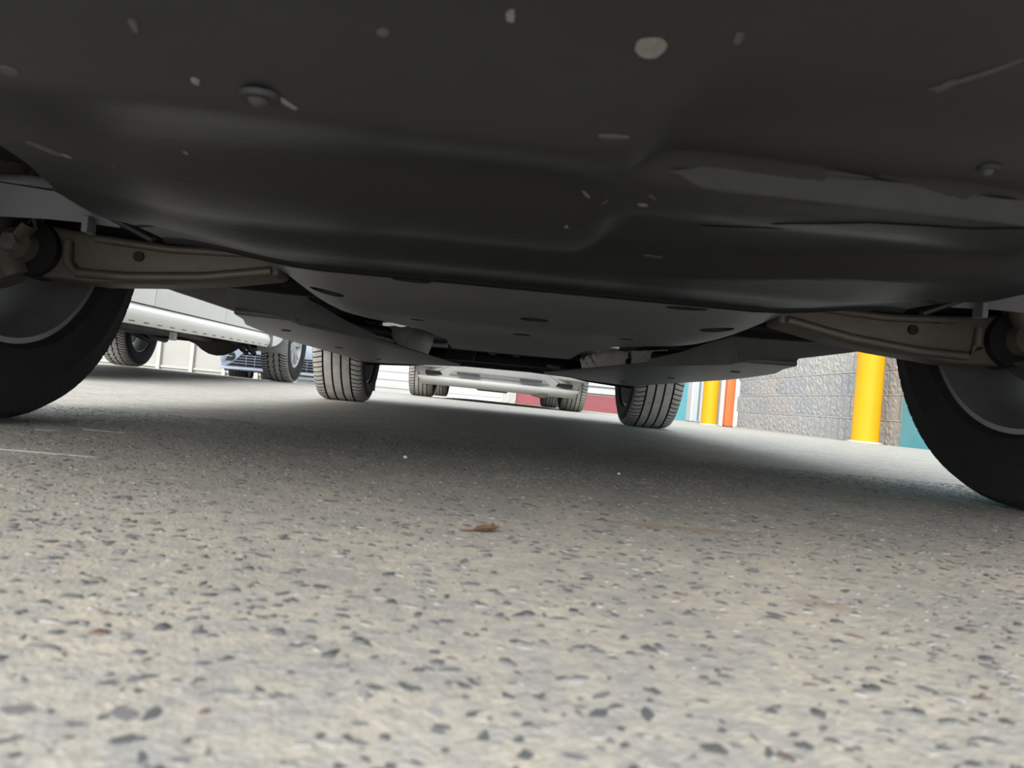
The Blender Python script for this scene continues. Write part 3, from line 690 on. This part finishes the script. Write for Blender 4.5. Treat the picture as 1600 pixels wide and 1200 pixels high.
# -- front suspension: pressed lower arms with ribbed edge, bushing and bolts
def arm(s_, tilt):
    Yc = 1.045; k = lambda x: X0+s_*x
    top = [(.35, .262), (.45, .257), (.56, .262), (.64, .268), (.675, .272), (.705, .262), (.715, .238), (.705, .212), (.675, .199)]
    bot = [(.60, .197), (.50, .205), (.42, .216), (.35, .230)]
    pts = top+bot; n = len(pts); b = MB()
    for yy in (Yc-.022, Yc+.035): b.v += [(k(x), yy, z) for x, z in pts]
    b.f += [tuple(range(n)), tuple(range(2*n-1, n-1, -1))]+[(i, n+i, n+(i+1) % n, (i+1) % n) for i in range(n)]
    o = nb(b, 'control_arm', 'alloy_dirty'); bv = o.modifiers.new('round', 'BEVEL'); bv.width = .006; bv.segments = 3; bv.limit_method = 'ANGLE'; bv.angle_limit = math.radians(35)
    # pressed rib running along the arm's edges
    b = MB(); b.tube([(k(.36), Yc-.024, .236), (k(.45), Yc-.026, .219), (k(.55), Yc-.028, .209), (k(.618), Yc-.028, .208), (k(.632), Yc-.028, .222), (k(.634), Yc-.027, .250)], .0065, 8); nb(b, 'rib', 'alloy_dirty', 60, o)
    b = MB(); b.tube([(k(.38), Yc-.020, .257), (k(.50), Yc-.022, .253), (k(.60), Yc-.023, .258)], .006, 8); nb(b, 'rib', 'alloy_dirty', 60, o)
    b = MB(); b.lathe([(-.012, .0), (-.012, .038), (.03, .040)], (k(.682), Yc-.022, .236), 'y', 28); nb(b, 'bushing', 'black_part', 40, o)
    b = MB(); b.lathe([(-.020, 0), (-.020, .021), (.0, .023)], (k(.690), Yc-.032, .237), 'y', 20); nb(b, 'washer', 'alloy_dirty', 40, o)
    b = MB(); b.lathe([(-.016, 0), (-.016, .012), (-.0, .013)], (k(.690), Yc-.050, .237), 'y', 6); nb(b, 'bolt', 'steel', None, o)
    for (x, z, r_) in ((.540, .2385, .007), (.572, .2555, .005)):
        b = MB(); b.lathe([(-.003, 0), (-.003, r_), (.01, r_)], (k(x), Yc-.023, z), 'y', 14); nb(b, 'drain_hole', 'black_part', None, o)
    # clevis strap over the bushing and knuckle
    b = MB(); b.tube([(k(.665), Yc-.05, .285), (k(.672), Yc-.052, .262), (k(.690), Yc-.050, .240)], [.018, .016, .014], 8, flat=.5); nb(b, 'clevis', 'alloy_dirty', 50)
    b = MB(); b.tube([(k(.70), Yc-.03, .19), (k(.735), Yc-.035, .245), (k(.745), Yc-.03, .34), (k(.70), Yc-.03, .46)], [.026, .036, .045, .025], 10); nb(b, 'knuckle', 'alloy_dirty', 60)
    # strut and tension arm behind
    b = MB(); b.tube([(k(.60), 1.0, .44), (k(.56), 1.01, .72)], .055, 14); nb(b, 'strut', 'black_part', 50)
    b = MB(); b.tube([(k(.30), 1.33, .258), (k(.50), 1.23, .248), (k(.70), 1.10, .250)], [.026, .022, .018], 10, flat=.8); nb(b, 'tension_arm', 'black_part', 50)
    b = MB(); b.tube([(k(.34), .83, .288), (k(.52), .89, .294), (k(.72), .93, .30)], .013, 10); nb(b, 'tie_rod', 'steel', 50)
    b = MB(); b.grid(lambda u, v: (k(.40+.30*u), 1.07+.10*v, .252+.01*u), lin(0, 1, 7), lin(0, 1, 3), thick=(0, 0, .03)); nb(b, 'subframe_rail', 'black_part', 40)
arm(-1, 0); arm(1, 0)
# -- wheel arch liners: curved shells round the tyres, with a pale inner splash shield
for s_ in (-1, 1):
    b = MB(); b.grid(lambda u, v: (X0+s_*(.52+.36*u), YF+.405*math.cos(v), .36+.405*math.sin(v)), lin(0, 1, 5), lin(.1, PI-.30, 25), thick=(0, 0, .008)); nb(b, 'arch_liner', 'underseal', 60)
    b = MB(); b.grid(lambda u, v: (X0+s_*(.52+.36*u), YR+.405*math.cos(v), .36+.405*math.sin(v)), lin(0, 1, 5), lin(.25, PI-.25, 25), thick=(0, 0, .008)); nb(b, 'arch_liner', 'underseal', 60)
    up_ = [(.470, .82, .244), (.508, .82, .259), (.537, .82, .272), (.600, .82, .276), (.72, .84, .285)]; lo_ = [(.471, .83, .241), (.520, .83, .243), (.555, .83, .243), (.600, .83, .241), (.72, .85, .245)]
    b = MB(); b.grid(lambda u, v: tuple((X0+s_*up_[int(u)][0], up_[int(u)][1], up_[int(u)][2])[q]*(1-v)+(X0+s_*lo_[int(u)][0], lo_[int(u)][1], lo_[int(u)][2])[q]*v for q in range(3)), [0, 1, 2, 3, 4], [0, .5, 1], thick=(0, .012, .004)); o = nb(b, 'splash_shield', 'splash_grey', 60)
    b = MB(); b.tube([(X0+s_*.42, .80, .226), (X0+s_*.468, .81, .246), (X0+s_*.535, .81, .274)], .0035, 8); nb(b, 'shield_edge', 'black_part', 60, o)
    b = MB(); b.box(*(sorted((X0+s_*.497, X0+s_*.504))), .812, .83, .230, .248, .001); nb(b, 'shield_tab', 'splash_grey', None, o)
    b = MB(); b.grid(lambda u, v: (X0+s_*(.36+.05*v+.34*u), .42+.38*v, .300+.03*u-.02*v), lin(0, 1, 5), lin(0, 1, 5), thick=(0, 0, .01)); nb(b, 'bay_liner', 'underseal', 60)
# -- bumper fascia and body above
b = MB()
b.grid(lambda u, v: (X0+u*.92, plan_front(X0+u*.92)-.06*math.sin(v*PI)-.01, tray_z(X0+u*.5, plan_front(X0))+.03*abs(u)**3+v*.46), lin(-1, 1, 31), lin(0, 1, 11), thick=(0, .03, 0)); nb(b, 'front_bumper', 'paint_graphite', 60)
b = MB(); b.grid(lambda u, v: (X0+u*.91, 4.86+.05*math.sin(v*PI)-.16*u*u, .33+v*.45), lin(-1, 1, 31), lin(0, 1, 11), thick=(0, -.03, 0)); nb(b, 'rear_bumper', 'paint_graphite', 60)
body_shell(car, 'paint_graphite', .20-2.46, 4.74-2.46, 1.86, .300, (YF-2.46, YR-2.46), .425, .36, .95, 1.15-2.46, 1.35-2.46, 1.48, 1.95-2.46, 4.2-2.46, 4.62-2.46)
ty1 = tyre_mesh('tyre', R1, W1, .228, 'rubber', (-.255, -.085, .085, .255), pitch=76)
ri1 = (rim_mesh(W1, .228, 5, True, 'rim_silver', -1), rim_mesh(W1, .228, 5, True, 'rim_silver', 1))
ri1f = (rim_mesh(W1, .228, 5, True, 'rim_polished', -1), rim_mesh(W1, .228, 5, True, 'rim_polished', 1))
dm1, cm1 = disc_mesh(.165), caliper_mesh(.165)
ty1r = ty1.copy(); ty1r.materials[1] = MATS['rubber_dusty_lit']  # rear treads take the dusty tone with light painted in
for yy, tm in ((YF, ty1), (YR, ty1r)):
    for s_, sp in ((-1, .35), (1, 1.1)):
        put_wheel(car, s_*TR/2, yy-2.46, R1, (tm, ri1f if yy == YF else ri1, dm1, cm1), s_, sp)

# ================================================================== white four-wheel drive on the left
AX, AY = -2.78, 5.5
zA0, zA1 = terrain(AX, 3.6), terrain(AX, 7.3)
wa = thing('car', 'white four-wheel drive at left, side panel, front axle and grey mud flap showing', 'car', (AX, AY, (zA0+zA1)/2+.004),
           (math.atan2(zA1-zA0, 3.7), 0.0125, 0))
ax_f, ax_r, Ra = 1.82, -2.16, .372
tyA = tyre_mesh('tyre', Ra, .265, .222, 'rubber_dusty_lit', (-.2, 0, .2), gw=.012, gd=.010, pitch=84, sipe=.004, zig=.006, lug=True)
riA = (rim_mesh(.265, .222, 6, True, 'rim_silver', -1), rim_mesh(.265, .222, 6, True, 'rim_silver', 1)); dmA = disc_mesh(.15)
for yy in (ax_f, ax_r):
    for s_ in (-1, 1): put_wheel(wa, s_*.752, yy, Ra, (tyA, riA, dmA, None), s_, .2)
# side panels: door, sill with drip slots, quarter piece
for s_ in (-1, 1):
    def side(y0, y1, z0, z1, name, mt, th=.03, xo=.0, par=wa, curve=.0):
        b = MB(); b.grid(lambda u, v: (s_*(.905+xo+curve*math.sin(u*PI)-.02*(u-.5)**2), y0+(y1-y0)*v, z0+(z1-z0)*u), lin(0, 1, 9), lin(0, 1, 11), thick=(-s_*th, 0, 0))
        return b.build(name, mt, par, 50)
    so = side(-1.72, .86, .305, .415, 'sill', 'paint_white', curve=.016, xo=-.012)
    for k in range(15):
        b = MB(); b.box(*sorted((s_*.882, s_*.899)), -1.62+k*.165, -1.56+k*.165, .318, .322); b.build('drip_slot', 'black_part', so)
    side(-1.72, -1.36, .42, 1.0, 'quarter_panel', 'paint_white')
    side(-1.352, -.28, .42, 1.0, 'door', 'paint_white', curve=.012); side(-.272, .78, .42, 1.0, 'door', 'paint_white', curve=.012)
    b = MB(); b.box(*sorted((s_*.86, s_*.915)), .80, .855, .305, .46, .004); b.build('seam', 'insert_grey', wa)
    # fender end cap tapering to the arch
    b = MB(); b.grid(lambda u, v: (s_*(.900+.014*math.sin(u*PI)-.02*v), .86+.42*v, .315+.08*v**2+(.70-.315-.08*v**2)*u), lin(0, 1, 9), lin(0, 1, 9), thick=(-s_*.04, 0, 0)); b.build('front_wing', 'paint_white', wa, 50)
    b = MB(); b.add([(s_*.64, 1.33, .27), (s_*.90, 1.33, .27), (s_*.905, 1.30, .46), (s_*.64, 1.30, .46), (s_*.64, 1.342, .27), (s_*.90, 1.342, .27), (s_*.905, 1.312, .46), (s_*.64, 1.312, .46)],
                    [(0, 1, 2, 3), (7, 6, 5, 4), (0, 4, 5, 1), (1, 5, 6, 2), (2, 6, 7, 3), (3, 7, 4, 0)]); b.build('mud_flap', 'flap_grey', wa)
    b = MB(); b.box(*sorted((s_*.42, s_*.52)), -2.5, 2.2, .36, .46, .01); b.build('chassis_rail', 'frame_grey', wa)
    b = MB(); b.box(*sorted((s_*.60, s_*.84)), -1.4, .7, .34, .36, .004); b.build('floor_edge', 'frame_grey', wa)
    b = MB(); b.tube([(s_*.44, .9, .40), (s_*.44, 1.5, .32), (s_*.44, 1.9, .30)], .035, 8); b.build('radius_arm', 'black_part', wa, 50)
b = MB(); b.tube([(-.70, ax_f, Ra-.02), (.70, ax_f, Ra-.02)], .05, 14)
b.build('front_axle', 'black_part', wa, 50)
b = MB(); b.lathe([(-.26, .04), (-.20, .06), (-.14, .105), (-.07, .138), (.0, .148), (.07, .138), (.14, .105), (.20, .06), (.26, .04)], (.13, ax_f-.08, Ra-.035), 'x', 24); b.build('differential', 'rust', wa, 50)
b = MB(); b.tube([(.12, ax_f-.15, .34), (.02, .9, .36), (.0, -.4, .38)], .032, 10); b.build('propeller_shaft', 'steel', wa, 50)
b = MB(); b.box(-.25, .30, -.4, .5, .30, .40, .03); b.build('gearbox', 'frame_grey', wa, 40)
b = MB(); b.box(-.62, .58, .32, .40, .345, .40, .008); b.build('crossmember', 'frame_grey', wa)
b = MB(); b.tube([(-.30, .6, .40), (-.30, 1.0, .30), (-.34, 1.35, .26), (-.42, 1.40, .30), (-.42, 1.38, .38)], .022, 10); b.build('tow_hook', 'black_part', wa, 50)
for x in (.55, .62):
    b = MB(); b.tube([(x, 1.05, .38), (x+.01, 1.15, .27), (x+.03, 1.24, .24)], .020, 8); b.build('shock_bracket', 'black_part', wa, 50)
b = MB(); b.box(.80, .83, -.90, -.86, .25, .30); b.build('jack_tab', 'white_board', wa)
b = MB(); b.box(-.86, .86, -2.4, 2.1, .44, .47); b.build('floor_pan', 'underseal', wa)
body_shell(wa, 'paint_white', -2.95, 2.62, 1.76, .50, (ax_r, ax_f), .47, .38, 1.15, -2.6, -2.5, 1.95, -2.4, 1.1, 1.7)

# ================================================================== icy white crossover facing the camera
BX, BY = -2.27, 8.85
bc = thing('car', 'ice white crossover facing the camera behind the left vehicles, dark lower grille showing', 'car', (BX, BY, terrain(BX, 9.8)-.028), (0, 0, .15))
def bfront(x): return .02+.15*(abs(x)/.93)**2.6
def bsurf(z): return .05*((z-.33)/.2)**2
hwB = .90
b = MB(); b.grid(lambda u, z: (u*hwB, bfront(u*hwB)+bsurf(z), z), lin(-1, 1, 41), lin(.225, .72, 12), thick=(0, .05, 0)); b.build('front_bumper', 'paint_ice', bc, 50)
def panelB(poly, name, mt, par, proud=.012, th=.03, n=10):
    # polygon given as left/right edges: list of (z, xl, xr)
    b = MB()
    b.grid(lambda u, k: (lambda z, a, c: (a+(c-a)*u, bfront(a+(c-a)*u)+bsurf(z)-proud, z))(*poly[int(k)]), lin(0, 1, n), list(range(len(poly))), thick=(0, th, 0))
    return b.build(name, mt, par, 50)
gr = panelB([(.235, -.83, .83), (.30, -.75, .75), (.372, -.66, .66), (.385, -.64, .64)], 'lower_grille', 'grille_black', bc, .010, .03, 31)
for z in (.268, .300, .332, .362):
    hwz = .80-(z-.235)*1.1
    b = MB(); b.tube([(x, bfront(x)+bsurf(z)-.016, z) for x in lin(-hwz, hwz, 31)], .0035, 6); b.build('grille_bar', 'chrome', gr, 50)
for x in lin(-.60, .60, 13):
    b = MB(); b.tube([(x, bfront(x)+bsurf(z)-.018, z) for z in (.24, .30, .37)], .0035, 6); b.build('grille_bar', 'chrome', gr, 50)
for s_ in (-1, 1):
    b = MB(); b.tube([(s_*x, bfront(x)+bsurf(z)-.014, z) for x, z in ((.84, .237), (.78, .262), (.70, .335), (.655, .385), (.60, .392), (.30, .392))], .006, 8); b.build('grille_surround', 'chrome', gr, 50)
    fo = panelB([(.29, *sorted((s_*.872, s_*.765))), (.335, *sorted((s_*.885, s_*.735))), (.385, *sorted((s_*.89, s_*.745)))], 'fog_lamp_housing', 'grille_black', bc)
    b = MB(); b.tube([(s_*x, bfront(x)+bsurf(.345)-.02, .345-.02*(x-.76)) for x in lin(.765, .895, 6)], .006, 6); b.build('fog_lamp_blade', 'chrome', fo, 50)
b = MB(); b.grid(lambda u, v: (u*.90, bfront(u*.90)-.04-.012*math.sin(v*PI)+.03*v, .190+.042*v), lin(-1, 1, 41), lin(0, 1, 6), thick=(0, .06, 0)); b.build('chrome_lip', 'chrome', bc, 50)
b = MB(); b.grid(lambda u, v: (u*.86, bfront(u*.86)+.02, .176+.016*v), lin(-1, 1, 31), [0, 1], thick=(0, .06, 0)); b.build('air_dam', 'grille_black', bc, 50)
b = MB(); b.box(-.72, .72, .14, 4.0, .22, .26); b.build('floor_pan', 'underseal', bc)
tyB = tyre_mesh('tyre', .345, .24, .232, 'rubber', (-.24, -.08, .08, .24), pitch=60); riB = (rim_mesh(.24, .232, 7, False, 'rim_silver', -1), rim_mesh(.24, .232, 7, False, 'rim_silver', 1))
for yy in (.98, 3.65):
    for s_ in (-1, 1): put_wheel(bc, s_*.80, yy, .345, (tyB, riB, None, None), s_, .4)
body_shell(bc, 'paint_ice', .10, 4.45, 1.84, .26, (.98, 3.65), .40, .36, .98, 1.1, 1.25, 1.62, 1.85, 4.1, 4.36)

# ================================================================== silver SUV straight ahead, tail towards the camera
CX, CY = .10, 7.25
gc = thing('car', 'silver grey SUV parked straight ahead, rear bumper with dark insert facing the camera', 'car', (CX, CY, terrain(CX, 7.9)), (0, .0125, 0))
def crear(x): return .02+.26*(abs(x)/.90)**3
b = MB(); b.grid(lambda u, v: (u*(.80+.06*v), crear(u*.84)+.035*(1-v), .205+.16*v), lin(-1, 1, 33), lin(0, 1, 6), thick=(0, .04, 0)); b.build('bumper_panel', 'paint_silver', gc, 50)
b = MB(); b.grid(lambda u, v: (u*(.50-.05*v), crear(u*.5)-.012+.02*(1-v), .247+.040*v), lin(-1, 1, 21), lin(0, 1, 4), thick=(0, .03, 0)); ins = b.build('bumper_insert', 'insert_grey', gc, 50)
for s_ in (-1, 1):
    b = MB(); b.box(*sorted((s_*.20, s_*.42)), -.018, .0, .252, .278, .004); b.build('bumper_slot', 'grille_black', ins)  # dark slots of the insert, set on as proud black boxes
    # crease lines of the trapezoid
    b = MB(); b.tube([(s_*x, crear(x)+.035*(1-(z-.205)/.16)-.002, z) for x, z in ((.46, .355), (.51, .327), (.56, .300), (.61, .272), (.66, .245), (.64, .222))], .003, 6); b.build('crease', 'insert_grey', gc, 50)
    b = MB(); b.grid(lambda u, v: (s_*(.845+.065*u), crear(.86)+.03+.50*u, .345+(.75-.345)*v), lin(0, 1, 7), lin(0, 1, 7), thick=(-s_*.03, 0, 0)); b.build('bumper_corner', 'paint_silver', gc, 50)
b = MB(); b.grid(lambda u, v: (u*(.775+.045*v), crear(u*.82)-.03*math.sin(v*PI)-.01+.05*(1-v), .130+.085*v), lin(-1, 1, 33), lin(0, 1, 7), thick=(0, .05, 0)); b.build('skid_lip', 'lip_silver', gc, 50)
b = MB(); b.grid(lambda u, v: (u*.86, crear(u*.86), .36+.35*v), lin(-1, 1, 33), lin(0, 1, 4), thick=(0, .05, 0)); b.build('bumper_upper', 'paint_silver', gc, 50)
b = MB(); b.tube([(.33, .08, .135), (.44, .06, .120), (.50, .08, .132)], [.012, .02, .012], 8); b.build('tow_eye', 'rust', gc, 50)
b = MB(); b.box(-.22, .10, .12, .4, .118, .16, .02); b.build('silencer', 'black_part', gc, 40)
b = MB(); b.box(-.74, .74, .12, 4.3, .235, .27); b.build('floor_pan', 'underseal', gc)
tyC = tyre_mesh('tyre', .36, .265, .235, 'rubber_dusty_lit', (-.24, -.08, .08, .24), pitch=64); riC = (rim_mesh(.265, .235, 6, False, 'rim_silver', -1), rim_mesh(.265, .235, 6, False, 'rim_silver', 1))
for yy in (.68, 3.40):
    for s_ in (-1, 1): put_wheel(gc, s_*.80, yy, .36, (tyC, riC, None, None), s_, .4)
body_shell(gc, 'paint_silver', .06, 4.35, 1.80, .30, (.68, 3.40), .42, .37, 1.05, .10, .14, 1.70, .35, 2.7, 3.2)
for s_ in (-1, 1):
    b = MB(); b.box(*sorted((s_*.62, s_*.86)), .02, .12, .80, .95, .02); b.build('tail_lamp', 'lamp_red', gc, 40)

# ================================================================== litter on the ground
b = MB()
lf = [(-.009, 0), (-.006, .0035), (-.001, .005), (.003, .0038), (.0045, .006), (.0062, .0028), (.010, .001), (.0055, -.0025), (.0015, -.004), (-.005, -.003)]
n = len(lf); b.v += [(x, y, .0008+.004*abs(y)/.005+.003*max(0, x)/.01) for x, y in lf]+[(x, y, .0003+.004*abs(y)/.005+.003*max(0, x)/.01) for x, y in lf]+[(0, 0, .0009), (0, 0, .0004)]
b.f += [(i, (i+1) % n, 2*n) for i in range(n)]+[(n+(i+1) % n, n+i, 2*n+1) for i in range(n)]+[(i, n+i, n+(i+1) % n, (i+1) % n) for i in range(n)]
b.tube([(-.008, 0, .001), (-.013, -.002, .0008), (-.017, -.001, .0006)], .0005, 5)
o = b.build('dry_leaf', 'leaf_brown'); o.location = (.007, .499, .0004); tag(o, 'small dry brown leaf lying on the speckled ground', 'leaf')
for i, (x, y, s_) in enumerate(((-.101, .984, .0028), (.006+.185, 1.02, .0022))):
    bm = bmesh.new(); bmesh.ops.create_icosphere(bm, subdivisions=2, radius=s_); rr_ = random.Random(i)
    for v in bm.verts: v.co *= rr_.uniform(.85, 1.15); v.co.z = v.co.z*.7
    b = MB().bm(bm); o = b.build('pebble', 'pebble_white', None, 60); o.location = (x, y, s_*.6)
    tag(o, ['tiny white pebble at left of the shaded ground under the car', 'tiny white pebble at right of the shaded ground under the car'][i], 'pebble', 'white pebbles under the car')
